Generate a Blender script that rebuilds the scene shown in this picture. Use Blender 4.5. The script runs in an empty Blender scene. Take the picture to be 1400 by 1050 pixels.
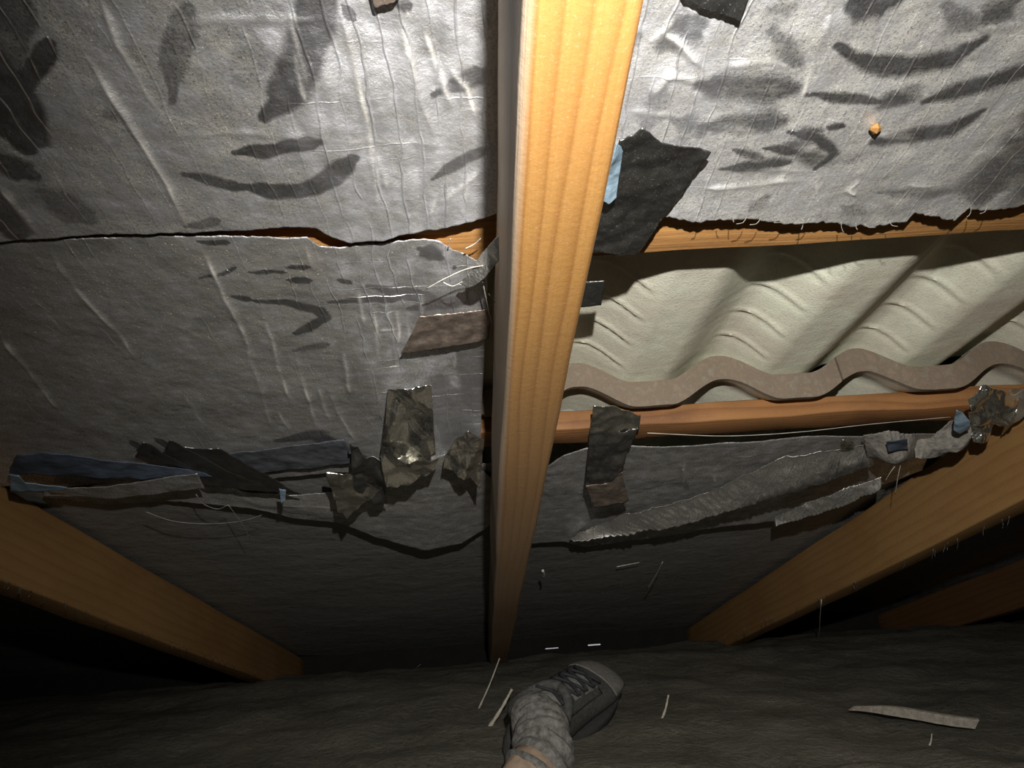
import bpy, math, random
import numpy as np
from mathutils import Matrix, Vector
random.seed(7); rng = np.random.RandomState(11)
SC = bpy.context.scene; COL = SC.collection

# ------------------------------------------------------------------ camera, frames
# roof frame: U runs down the slope to the eave, V sideways along the battens, N out through the roof
F_PX, CX, CY = 970.0, 700.0, 525.0
PITCH = math.radians(17.0)
H = 0.37                                   # camera to the plane of the foil (m)
def ray(x, y): return np.array([(x-CX)/F_PX, -(y-CY)/F_PX, -1.0])
_nz = lambda a: a/np.linalg.norm(a)
cU = _nz(ray(664, 1045))
cV = _nz(np.cross(np.cross(ray(1000, 450), np.array([1, .05, 0.])), cU))
if cV[0] < 0: cV = -cV
cN = _nz(np.cross(cV, cU))
if cN[1] < 0: cN = -cN
ca, sa = math.cos(PITCH), math.sin(PITCH)
RW = np.array([[0, 1, 0], [ca, 0, sa], [-sa, 0, ca]])       # (u,v,n) -> world
RWm = Matrix([[0, 1, 0], [ca, 0, sa], [-sa, 0, ca]])
def P(x, y, n=H):                         # where the sight line of a photo point meets the plane at height n
    r = ray(x, y); q = np.array([r@cU, r@cV, r@cN]); return q*(n/q[2])
def W(p): return RW @ np.asarray(p, float)
def at_floor(x, y, z):                    # where a sight line meets a level plane
    r = ray(x, y); q = RW @ np.array([r@cU, r@cV, r@cN]); return q*(z/q[2])
def at_depth(x, y, d):
    r = ray(x, y); q = RW @ np.array([r@cU, r@cV, r@cN]); return q*d

cam = bpy.data.cameras.new('camera'); cam_o = bpy.data.objects.new('camera', cam); COL.objects.link(cam_o)
cam.sensor_width = 36; cam.lens = 36*F_PX/1400; cam.clip_start = .01
ax = [W((cU[i], cV[i], cN[i])) for i in range(3)]
cam_o.matrix_world = Matrix([[ax[0][r], ax[1][r], ax[2][r], 0] for r in range(3)] + [[0, 0, 0, 1]])
SC.camera = cam_o

wd = bpy.data.worlds.new('world'); SC.world = wd; wd.use_nodes = True
wd.node_tree.nodes['Background'].inputs[0].default_value = (.93, .95, 1, 1)
wd.node_tree.nodes['Background'].inputs[1].default_value = 1.6

# the torch on the head of whoever took the picture, a hand's breadth above the lens
LAMP = W((-.08, .045, .115))
def torch(name, energy, size, aim, col):
    sp = bpy.data.lights.new(name, 'SPOT'); sp.energy = energy; sp.color = col
    sp.spot_size = math.radians(size); sp.spot_blend = 1.0; sp.shadow_soft_size = .006
    o = bpy.data.objects.new(name, sp); COL.objects.link(o)
    o.location = LAMP; o.rotation_euler = Vector(W(aim)-LAMP).to_track_quat('-Z', 'Y').to_euler()
torch('head_torch_flood', 7.6, 160, P(880, 120, H), (1, .98, .945))      # its wide lamp
torch('added_fill_beam', 39.0, 96, P(830, 640, H), (1, .975, .935))        # added fill spot, lifts the dark lower slope and floor

SC.view_settings.view_transform = 'Standard'; SC.view_settings.look = 'None'
SC.view_settings.gamma = 1; SC.view_settings.use_curve_mapping = False
SC.view_settings.exposure = 0.0

# ------------------------------------------------------------------ noise
_perm = np.random.RandomState(3).permutation(512)
_g = np.random.RandomState(4).uniform(0, 2*np.pi, 512)
def _h(i, j, s): return _g[_perm[(_perm[(i+s*57) % 512] + j) % 512]]
def pn(x, y, s=0):
    x = np.asarray(x, float)+1000.3; y = np.asarray(y, float)+1000.7
    i = np.floor(x).astype(int); j = np.floor(y).astype(int); a = x-i; b = y-j
    fa = a*a*a*(a*(a*6-15)+10); fb = b*b*b*(b*(b*6-15)+10)
    def d(di, dj):
        g = _h(i+di, j+dj, s); return np.cos(g)*(a-di)+np.sin(g)*(b-dj)
    return 1.5*((d(0,0)*(1-fa)+d(1,0)*fa)*(1-fb)+(d(0,1)*(1-fa)+d(1,1)*fa)*fb)
def fbm(x, y, s=0, o=4):
    t = 0; a = .5
    for k in range(o): t = t+a*pn(x*2**k, y*2**k, s+k); a *= .5
    return t
def folds(x, y, sc, s, k=5):              # flat facets meeting in sharp creases
    r = np.random.RandomState(s); t = 0
    xw = x+.10/sc*fbm(x*sc*.5, y*sc*.5, s, 2); yw = y+.10/sc*fbm(x*sc*.5+9, y*sc*.5, s+5, 2)
    for i in range(k):
        a = r.uniform(0, math.pi); f = sc*r.uniform(.35, 1.3); g = 2*f*r.uniform(.2, .5)
        q = (math.cos(a)*xw+math.sin(a)*yw)*f+.6*np.abs(((-math.sin(a)*xw+math.cos(a)*yw)*g % 1)-.5)+r.uniform(0, 1)
        t = t+(np.abs((q % 1)-.5)*2-.5)/f*sc
    return t/k
def seg_dist(x, y, pl):                   # distance to a drawn line and how far along it (0..1)
    d = np.full(x.shape, 1e9); par = np.zeros(x.shape); L = [math.hypot(b[0]-a[0], b[1]-a[1])+1e-9 for a, b in zip(pl[:-1], pl[1:])]; tot = sum(L); acc = 0
    for (ax_, ay), (bx, by), l in zip(pl[:-1], pl[1:], L):
        dx, dy = bx-ax_, by-ay; t = np.clip(((x-ax_)*dx+(y-ay)*dy)/(l*l), 0, 1); e = np.hypot(x-ax_-t*dx, y-ay-t*dy)
        m = e < d; d = np.where(m, e, d); par = np.where(m, (acc+t*l)/tot, par); acc += l
    return d, par
def sstep(a, b, x):
    t = np.clip((x-a)/(b-a), 0, 1); return t*t*(3-2*t)

# ------------------------------------------------------------------ objects
def tag(o, label=None, cat=None, group=None, kind=None):
    if label: o['label'] = label
    if cat: o['category'] = cat
    if group: o['group'] = group
    if kind: o['kind'] = kind
    return o
def mk(name, V, F, mat, parent=None, roof=True, smooth=True, attrs=None, solid=0, bevel=0, seg=2, origin=None):
    V = np.asarray(V, float)
    if parent is not None: org = np.array(parent['_o'])
    else: org = np.array(origin) if origin is not None else V.mean(0)
    me = bpy.data.meshes.new(name); me.from_pydata((V-org).tolist(), [], [tuple(int(i) for i in f) for f in F])
    a = me.attributes.new('rc', 'FLOAT_VECTOR', 'POINT'); a.data.foreach_set('vector', V.astype(np.float32).ravel())
    for k, arr in (attrs or {}).items():
        b = me.attributes.new(k, 'FLOAT', 'POINT'); b.data.foreach_set('value', np.asarray(arr, np.float32).ravel())
    if smooth: me.polygons.foreach_set('use_smooth', [True]*len(me.polygons))
    me.materials.append(mat); me.update()
    o = bpy.data.objects.new(name, me); COL.objects.link(o); o['_o'] = list(org)
    if parent is not None: o.parent = parent
    elif roof: o.matrix_world = Matrix.Translation(Vector(RW@org)) @ RWm.to_4x4()
    else: o.location = org
    if bevel:
        m = o.modifiers.new('bevel', 'BEVEL'); m.width = bevel; m.segments = seg; m.limit_method = 'ANGLE'
    if solid:
        m = o.modifiers.new('solid', 'SOLIDIFY'); m.thickness = solid; m.offset = 0
    return o
def grid_faces(a, b, flip=False):
    i, j = np.meshgrid(np.arange(a-1), np.arange(b-1), indexing='ij'); q = (i*b+j).ravel()
    f = np.stack([q, q+1, q+b+1, q+b], 1)
    return f[:, ::-1] if flip else f
def box_grid(u0, u1, v0, v1, n0, n1, k=1, wob=0, seed=0):     # bar along u or v cut into k lengths with rough-sawn wander
    V = []; F = []
    long_u = (u1-u0) > (v1-v0)
    for i in range(k+1):
        t = i/k
        for (a, b) in ((0,0),(1,0),(1,1),(0,1)):
            w = wob*pn(np.array(t*k*.35), np.array(a*7.3+b*3.1), seed); w2 = wob*pn(np.array(t*k*.35+40), np.array(a*7.3+b*3.1), seed)
            if long_u: V.append((u0+(u1-u0)*t, (v0, v1)[a]+w, (n0, n1)[b]+w2))
            else: V.append(((u0, u1)[a]+w, v0+(v1-v0)*t, (n0, n1)[b]+w2))
    for i in range(k):
        for j in range(4): F.append((i*4+j, i*4+(j+1) % 4, i*4+4+(j+1) % 4, i*4+4+j))
    F += [(3, 2, 1, 0), (4*k, 4*k+1, 4*k+2, 4*k+3)]
    return np.array(V, float), F
def tube(pts, rad, sides=6):
    pts = np.asarray(pts, float); n = len(pts); rad = np.full(n, rad) if np.isscalar(rad) else np.asarray(rad)
    V = []; up = np.array([.31, .22, .92])
    for i in range(n):
        t = _nz(pts[min(i+1, n-1)]-pts[max(i-1, 0)]+1e-9); a = _nz(np.cross(t, up)); b = np.cross(t, a)
        for k in range(sides):
            c = 2*math.pi*k/sides; V.append(pts[i]+rad[i]*(math.cos(c)*a+math.sin(c)*b))
    F = [(i*sides+k, i*sides+(k+1) % sides, (i+1)*sides+(k+1) % sides, (i+1)*sides+k) for i in range(n-1) for k in range(sides)]
    F += [tuple(range(sides))[::-1], tuple(range((n-1)*sides, n*sides))]
    return np.array(V), F
def spline(pts, n):
    pts = np.asarray(pts, float); d = np.r_[0, np.cumsum(np.linalg.norm(np.diff(pts, axis=0), axis=1))]; s = np.linspace(0, d[-1], n)
    m = np.gradient(pts, d, axis=0) if len(pts) > 2 else np.repeat([(pts[1]-pts[0])/d[1]], 2, 0)
    out = []
    for q in s:
        i = min(np.searchsorted(d, q, 'right')-1, len(pts)-2); h = d[i+1]-d[i]; t = (q-d[i])/h
        out.append((2*t**3-3*t*t+1)*pts[i]+(t**3-2*t*t+t)*h*m[i]+(-2*t**3+3*t*t)*pts[i+1]+(t**3-t*t)*h*m[i+1])
    return np.array(out)
def merge(parts):
    V = []; F = []; o = 0
    for v, f in parts:
        V.append(np.asarray(v)); F += [tuple(int(i)+o for i in g) for g in f]; o += len(v)
    return np.concatenate(V), F

# ------------------------------------------------------------------ materials
class NT:
    def __init__(s, name):
        s.m = bpy.data.materials.new(name); s.m.use_nodes = True; s.t = s.m.node_tree; s.t.nodes.clear()
        s.out = s.n('OutputMaterial')
    def n(s, kind, **kw):
        x = s.t.nodes.new('ShaderNode'+kind)
        for k, v in kw.items(): setattr(x, k, v)
        return x
    def lk(s, a, b): s.t.links.new(a, b)
    def put(s, sock, v):
        if hasattr(v, 'node'): s.lk(v, sock)
        else: sock.default_value = v
    def math(s, op, a, b=0.0, c=None, clamp=False):
        x = s.n('Math', operation=op, use_clamp=clamp); s.put(x.inputs[0], a); s.put(x.inputs[1], b)
        if c is not None: s.put(x.inputs[2], c)
        return x.outputs[0]
    def attr(s, name, fac=True):
        x = s.n('Attribute', attribute_name=name); return x.outputs['Fac' if fac else 'Vector']
    def scale(s, v, sc):
        x = s.n('VectorMath', operation='MULTIPLY'); s.put(x.inputs[0], v); x.inputs[1].default_value = sc; return x.outputs[0]
    def noise(s, v, scale, detail=4, rough=.6, dist=0):
        x = s.n('TexNoise'); s.put(x.inputs['Vector'], v); x.inputs['Scale'].default_value = scale
        x.inputs['Detail'].default_value = detail; x.inputs['Roughness'].default_value = rough; x.inputs['Distortion'].default_value = dist
        return x.outputs['Fac']
    def ramp(s, f, stops):
        x = s.n('ValToRGB'); s.put(x.inputs[0], f); e = x.color_ramp.elements
        while len(e) < len(stops): e.new(.5)
        for k, (p, c) in enumerate(stops):
            e[k].position = p; e[k].color = (*c, 1) if len(c) == 3 else c
        return x.outputs[0]
    def mixc(s, f, a, b, mode='MIX'):
        x = s.n('Mix', data_type='RGBA', blend_type=mode); s.put(x.inputs[0], f)
        s.put(x.inputs[6], a if hasattr(a, 'node') else (*a, 1)); s.put(x.inputs[7], b if hasattr(b, 'node') else (*b, 1)); return x.outputs[2]
    def map(s, v, a, b, c=0.0, d=1.0):
        x = s.n('MapRange'); s.put(x.inputs[0], v)
        for i, q in enumerate((a, b, c, d)): x.inputs[i+1].default_value = q
        return x.outputs[0]
    def bump(s, h, strength, dist, normal=None):
        x = s.n('Bump'); s.put(x.inputs['Height'], h); x.inputs['Strength'].default_value = strength; x.inputs['Distance'].default_value = dist
        if normal is not None: s.lk(normal, x.inputs['Normal'])
        return x.outputs[0]
    def bsdf(s, col, rough=.6, metal=0.0, normal=None, spec=.5):
        x = s.n('BsdfPrincipled'); s.put(x.inputs['Base Color'], col if hasattr(col, 'node') else (*col, 1))
        s.put(x.inputs['Roughness'], rough); s.put(x.inputs['Metallic'], metal); s.put(x.inputs['Specular IOR Level'], spec)
        if normal is not None: s.lk(normal, x.inputs['Normal'])
        return x.outputs[0]
    def done(s, sh): s.lk(sh, s.out.inputs[0]); return s.m

def line_mask(t, coord, period, width):   # 1 on thin lines repeated every `period`
    f = t.math('FRACT', t.math('DIVIDE', coord, period)); d = t.math('ABSOLUTE', t.math('SUBTRACT', f, .5))
    return t.map(d, 0.0, width/period, 1.0, 0.0)

def foil_mat(name, dust=(.54, .52, .46), dust2=(.20, .19, .165), cover=.58, metal_col=(.80, .80, .82), rough=.50, scrim=1.0):
    t = NT(name); rc = t.attr('rc', False); wipe = t.attr('wipe'); scr = t.math('MAXIMUM', t.attr('scrim'), t.math('MULTIPLY', t.attr('wipe'), .8)); cre = t.attr('crease')
    sep = t.n('SeparateXYZ'); t.lk(rc, sep.inputs[0]); u, v = sep.outputs[0], sep.outputs[1]
    flat = t.scale(rc, (1, 1, 0))
    warp = t.math('MULTIPLY', t.math('SUBTRACT', t.noise(flat, 10, 3), .5), .030)
    uw = t.math('ADD', u, t.math('MULTIPLY', warp, .5)); vw = t.math('ADD', v, t.math('MULTIPLY', warp, -.8))
    lv = t.math('MULTIPLY', line_mask(t, vw, .0150, .0011), t.map(t.noise(t.scale(rc, (7, 50, 0)), 1, 3), .42, .60))
    lu = t.math('MULTIPLY', line_mask(t, uw, .0125, .0008), t.map(t.noise(t.scale(rc, (60, 9, 0)), 1, 3), .52, .70, 0, .22))
    lines = t.math('MULTIPLY', t.math('MAXIMUM', lv, t.math('MULTIPLY', lu, 2.2 if scrim > 1 else 1.0)), t.math('MULTIPLY', scr, scrim), clamp=True)
    speck = t.noise(flat, 430, 2, .8); big = t.noise(flat, 7, 4, .6); mid = t.noise(flat, 45, 4, .6); fib = t.noise(t.scale(rc, (260, 24, 0)), 1, 3)
    dustc = t.mixc(t.map(speck, .44, .57), dust2, dust)
    dustc = t.mixc(t.map(big, .35, .65, 0, .45), dustc, dust2)
    dustc = t.mixc(t.math('MULTIPLY', cre, .95), dustc, (.56, .54, .49))  # worn creases; the light they catch is also put into the colour
    dustc = t.mixc(t.math('MULTIPLY', lines, .7), dustc, (.55, .54, .52))
    dustc = t.mixc(t.map(t.noise(flat, 520, 1, .5), .68, .74, 0, .8), dustc, (.80, .78, .72))
    edge = t.math('MULTIPLY', t.math('SUBTRACT', mid, .5), .8)
    clean = t.map(t.math('ADD', wipe, t.math('MULTIPLY', t.math('ADD', edge, t.math('MULTIPLY', t.math('SUBTRACT', fib, .5), .5)), t.math('MULTIPLY', wipe, 1.2))), .1, .85)
    cover_s = t.math('SUBTRACT', cover, t.math('MULTIPLY', scr, .22))
    thin = t.map(t.math('ADD', t.math('MULTIPLY', speck, .7), t.math('MULTIPLY', mid, .4)), .50, .61, 0, .55)
    cov = t.math('MULTIPLY', t.math('SUBTRACT', cover_s, thin), t.math('SUBTRACT', 1.0, t.math('MULTIPLY', clean, .88)), clamp=True)
    cov = t.math('MAXIMUM', cov, t.math('MULTIPLY', cre, .85))
    wr = t.noise(flat, 60, 5, .65); wb = t.noise(flat, 14, 3, .6)
    nb = t.bump(wb, .4, .014); nb = t.bump(wr, .35, .005, nb); nb = t.bump(lines, .8, .0020, nb); nb = t.bump(speck, .3, .0008, nb)
    rg = t.math('SUBTRACT', t.math('ADD', t.map(mid, .3, .7, rough-.08, rough+.1), t.math('MULTIPLY', t.attr('scrim'), .10)), t.math('MULTIPLY', clean, .14))
    foil = t.bsdf(t.mixc(t.math('MULTIPLY', clean, .45), metal_col, (.30, .30, .33)), rg, 1.0, nb)
    dsh = t.bsdf(dustc, .75, 0.0, nb, .3)
    mx = t.n('MixShader'); t.lk(cov, mx.inputs[0]); t.lk(foil, mx.inputs[1]); t.lk(dsh, mx.inputs[2])
    return t.done(mx.outputs[0])

def wood_mat(name, c1, c2, c3, ax=0, dirt=.3, rough=.55, ring=26, dust_edge=False):
    t = NT(name); rc = t.attr('rc', False)
    st = (1.2, 1, 1) if ax == 0 else (1, 1.2, 1)
    long = [(2.0, 60, 60), (60, 2.0, 60)][ax]
    fine = t.noise(t.scale(rc, [(8, 420, 420), (420, 8, 420)][ax]), 1, 3, .6)
    wob = t.noise(t.scale(rc, [(1.6, 14, 14), (14, 1.6, 14)][ax]), 1, 3, .5)
    sep = t.n('SeparateXYZ'); t.lk(rc, sep.inputs[0])
    cross = sep.outputs[1-ax]
    ph = t.math('ADD', t.math('MULTIPLY', cross, ring*3.6), t.math('ADD', t.math('MULTIPLY', sep.outputs[2], 60.0), t.math('MULTIPLY', wob, 2.6)))
    rg = t.math('FRACT', ph)
    late = t.math('MULTIPLY', t.math('POWER', t.map(rg, 0.0, .86, 0.0, 1.0), 3.0), t.map(rg, .86, 1.0, 1.0, 0.0)); late = t.math('MULTIPLY', late, .8)
    col = t.mixc(late, c1, c2)
    col = t.mixc(t.map(fine, .4, .75, 0, .22), col, c2)
    blot = t.noise(t.scale(rc, [(5, 12, 12), (12, 5, 12)][ax]), 1, 4, .6)
    col = t.mixc(t.map(blot, .45, .7, 0, dirt), col, c3)
    sp = t.noise(rc, 500, 2, .6)
    col = t.mixc(t.map(sp, .58, .78, 0, .16), col, (.45, .40, .32))
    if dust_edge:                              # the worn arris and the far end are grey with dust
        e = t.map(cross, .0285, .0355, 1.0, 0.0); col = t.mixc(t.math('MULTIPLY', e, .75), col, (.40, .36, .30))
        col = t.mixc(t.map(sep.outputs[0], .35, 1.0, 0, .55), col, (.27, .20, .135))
    nb = t.bump(fine, .35, .0012); nb = t.bump(t.noise(rc, 160, 4, .7), .25, .0012, nb)
    return t.done(t.bsdf(col, t.map(blot, .3, .7, rough-.08, rough+.12), 0.0, nb, .22))

M = {}
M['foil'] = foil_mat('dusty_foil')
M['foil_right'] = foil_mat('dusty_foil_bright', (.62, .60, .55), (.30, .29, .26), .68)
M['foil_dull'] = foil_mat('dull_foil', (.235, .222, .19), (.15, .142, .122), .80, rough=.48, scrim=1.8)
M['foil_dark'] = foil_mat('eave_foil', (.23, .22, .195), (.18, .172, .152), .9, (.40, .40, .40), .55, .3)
M['foil_strip'] = foil_mat('creased_foil', (.42, .40, .36), (.28, .27, .24), .66, (.72, .70, .66), .34, 1.0)

def tape_mat(name, col=(.42, .41, .39), rough=.22, dust=.25, dcol=(.16, .155, .14), bump=.2):
    t = NT(name); rc = t.attr('rc', False)
    nz = t.noise(rc, 80, 4, .65); sp = t.noise(rc, 900, 1, .5)
    nb = t.bump(nz, bump, .004)
    f = t.bsdf(col, rough, 1.0, nb); d = t.bsdf(dcol, .7, 0, nb, .3)
    mx = t.n('MixShader'); t.put(mx.inputs[0], t.math('ADD', t.map(nz, .35, .7, dust*.4, dust*1.6), t.map(sp, .66, .72, 0, .5), clamp=True))
    t.lk(f, mx.inputs[1]); t.lk(d, mx.inputs[2]); return t.done(mx.outputs[0])
M['tape_dark'] = tape_mat('dark_foil_tape', (.24, .235, .23), .30, .10, (.10, .098, .09))
M['tape_silver'] = tape_mat('silver_foil_tape', (.78, .77, .71), .18, .06, (.24, .23, .20), .55)
M['tape_brown'] = tape_mat('brown_foil_tape', (.40, .33, .28), .38, .45, (.19, .15, .12))
def plain(name, col, rough=.7, sc=120, var=.35, bump=.3, metal=0.0, spec=.3):
    t = NT(name); rc = t.attr('rc', False); nz = t.noise(rc, sc, 5, .65)
    c = t.mixc(t.map(nz, .3, .7), tuple(q*(1-var) for q in col), tuple(q*(1+var*.5) for q in col))
    return t.done(t.bsdf(c, rough, metal, t.bump(nz, bump, .003), spec))
M['blue'] = plain('blue_foil_backing', (.20, .28, .34), .5, 60, .4)
M['blue_dark'] = plain('dusty_blue_backing', (.055, .068, .09), .6, 40, .4)
M['pale_fibre'] = plain('pale_fibre', (.55, .52, .44), .7, 200, .2)
M['web'] = plain('grey_cobweb', (.20, .19, .165), .9, 200, .2)
M['reflection_film'] = plain('blue_reflection', (.085, .090, .100), .45, 50, .5)  # bluish reflection of the backing, put into the film's colour
M['mote'] = plain('pale_mote', (.42, .39, .31), .8, 300, .3)
M['old_wood'] = plain('grey_splinter', (.28, .25, .205), .85, 150, .4, .5)
M['torn_paper'] = plain('torn_dusty_paper', (.19, .175, .15), .8, 140, .5, .8)
M['wood'] = wood_mat('rafter_pine', (.285, .148, .044), (.185, .083, .022), (.235, .105, .023), dust_edge=True)
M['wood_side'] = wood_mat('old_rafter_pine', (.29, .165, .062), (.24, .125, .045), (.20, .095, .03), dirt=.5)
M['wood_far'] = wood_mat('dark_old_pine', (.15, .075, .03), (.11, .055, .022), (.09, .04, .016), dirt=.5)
M['batten'] = wood_mat('batten_timber', (.50, .265, .09), (.36, .165, .05), (.22, .085, .03), 1, .6, .6, 34)
M['batten_dark'] = wood_mat('stained_batten', (.29, .14, .052), (.18, .078, .03), (.10, .042, .02), 1, .8, .55, 34)

def tile_mat():
    t = NT('concrete_tile'); rc = t.attr('rc', False); ed = t.attr('head'); pale_edge = t.attr('pale_edge')
    a = t.noise(rc, 14, 5, .6); b = t.noise(rc, 380, 3, .65); c = t.noise(rc, 60, 4, .7)
    col = t.mixc(t.map(a, .35, .68), (.72, .725, .58), (.58, .535, .43))
    col = t.mixc(t.map(b, .5, .75, 0, .4), col, (.30, .26, .21))
    br = t.mixc(t.map(c, .35, .65), (.125, .095, .068), (.20, .155, .115))
    col = t.mixc(t.math('ADD', ed, t.math('MULTIPLY', t.math('SUBTRACT', c, .5), t.math('MULTIPLY', ed, .9)), clamp=True), col, br)
    col = t.mixc(t.math('MULTIPLY', pale_edge, t.map(c, .35, .6)), col, (.86, .82, .88))
    nb = t.bump(b, .5, .0012); nb = t.bump(c, .3, .002, nb)
    return t.done(t.bsdf(col, .85, 0, nb, .25))
M['tile'] = tile_mat()
def fluff():
    t = NT('dusty_insulation'); rc = t.attr('rc', False)
    a = t.noise(rc, 5, 5, .6); b = t.noise(rc, 60, 5, .7); c = t.noise(rc, 400, 2, .6)
    col = t.mixc(t.map(a, .35, .65), (.095, .088, .068), (.155, .144, .114)); col = t.mixc(t.map(b, .4, .7, 0, .6), col, (.20, .185, .147))
    col = t.mixc(t.map(c, .66, .74, 0, .6), col, (.42, .40, .34))
    nb = t.bump(b, .8, .012); nb = t.bump(c, .5, .003, nb)
    return t.done(t.bsdf(col, .95, 0, nb, .1))
M['fluff'] = fluff()
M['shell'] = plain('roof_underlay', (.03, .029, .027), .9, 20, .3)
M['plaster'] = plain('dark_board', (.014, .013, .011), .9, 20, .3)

# ------------------------------------------------------------------ setting: floor, shell, eave
def floor_z(X, Y):
    z = -.372+.018*fbm(X*1.7, Y*1.7, 20)+.014*fbm(X*7, Y*7, 30, 4)
    z = z-.035*sstep(1.95, 2.25, Y)-.09*sstep(2.25, 2.55, Y)
    z = z+.02*sstep(1.2, .9, Y)*(1+pn(X*9, Y*9, 33))
    return z
xs = np.linspace(-2.4, 2.4, 300); ys = np.linspace(-.9, 2.62, 240)
gx, gy = np.meshgrid(xs, ys, indexing='ij')
fv = np.stack([gx, gy, floor_z(gx, gy)], -1).reshape(-1, 3)
tag(mk('floor', fv, grid_faces(300, 240, True), M['fluff'], roof=False), kind='structure')
def panel(name, corners, th, mat, roof=True):          # a board given by four corners and a thickness vector
    c = np.array(corners, float); d = np.array(th, float); v = np.concatenate([c, c+d])
    f = [(0,1,2,3), (7,6,5,4), (0,4,5,1), (1,5,6,2), (2,6,7,3), (3,7,4,0)]
    return tag(mk(name, v, f, mat, roof=roof, smooth=False), kind='structure')
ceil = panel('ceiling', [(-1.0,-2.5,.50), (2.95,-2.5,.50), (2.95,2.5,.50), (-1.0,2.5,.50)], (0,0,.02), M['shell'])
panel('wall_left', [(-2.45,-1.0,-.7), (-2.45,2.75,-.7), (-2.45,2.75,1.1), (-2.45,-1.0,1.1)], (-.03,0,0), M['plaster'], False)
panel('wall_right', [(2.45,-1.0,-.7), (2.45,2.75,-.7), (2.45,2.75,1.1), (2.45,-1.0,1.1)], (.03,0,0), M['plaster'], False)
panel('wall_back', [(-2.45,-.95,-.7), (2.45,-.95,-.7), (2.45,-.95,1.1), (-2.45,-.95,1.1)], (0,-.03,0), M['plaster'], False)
# the eave board with two open slots through which daylight shows
YE = 2.60
def eave():
    parts = []
    def b(x0, x1, z0, z1):
        v = np.array([(x, y, z) for y in (YE, YE+.02) for (x, z) in ((x0,z0), (x1,z0), (x1,z1), (x0,z1))])
        parts.append((v, [(0,1,2,3), (7,6,5,4), (0,4,5,1), (1,5,6,2), (2,6,7,3), (3,7,4,0)]))
    s = []
    for (x0, y0, x1, y1) in ((746, 889, 764, 885), (804, 884.5, 822, 880)):
        A = at_floor(x0, y0, -1); A = A*(YE/A[1]); B = at_floor(x1, y1, -1); B = B*(YE/B[1]); s.append((A[0], B[0], A[2], B[2]))
    z0 = min(q[2] for q in s); z1 = max(q[3] for q in s)
    b(-2.45, s[0][0], -.75, -.2); b(s[0][0], s[0][1], -.75, s[0][2]); b(s[0][0], s[0][1], s[0][3], -.2)
    b(s[0][1], s[1][0], -.75, -.2); b(s[1][0], s[1][1], -.75, s[1][2]); b(s[1][0], s[1][1], s[1][3], -.2); b(s[1][1], 2.45, -.75, -.2)
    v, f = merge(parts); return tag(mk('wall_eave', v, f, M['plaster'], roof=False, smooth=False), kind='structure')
eave()

# ------------------------------------------------------------------ rafters and battens
RD = .112                                   # rafter depth
def rafter(v0, v1, mat, label, bev=.004, u0=-.6, u1=2.62, d=RD, seed=1):
    V, F = box_grid(u0, u1, v0, v1, H-.004-d, H-.004, 40, .0022, seed)
    return tag(mk('rafter', V, F, mat, bevel=bev, seg=3, smooth=True), label, 'rafter', 'rafters')
rafter(.0295, .0785, M['wood'], 'honey coloured pine rafter running down the middle, between the torn foil bays', .005, seed=2)
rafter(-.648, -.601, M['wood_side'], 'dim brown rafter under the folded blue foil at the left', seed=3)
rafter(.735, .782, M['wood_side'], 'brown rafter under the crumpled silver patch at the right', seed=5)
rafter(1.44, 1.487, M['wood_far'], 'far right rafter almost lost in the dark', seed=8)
UB0, UB1 = .425, .488; LB0, LB1 = .838, .888
def skew_batten(u0, u1, mat, label, seed, sk=0.0):
    V, F = box_grid(u0, u1, -1.6, 1.7, .373, .398, 70, .004, seed); V[:, 0] += sk*V[:, 1]; V[:, 2] += .004
    return tag(mk('roof_batten', V, F, mat, bevel=.002), label, 'batten', 'roof battens')
skew_batten(UB0, UB1, M['batten'], 'upper sawn batten showing orange through the tear in the foil', 3, -.03)
skew_batten(LB0, LB1, M['batten_dark'], 'lower stained batten carrying the head edges of the tiles', 6)

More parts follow.
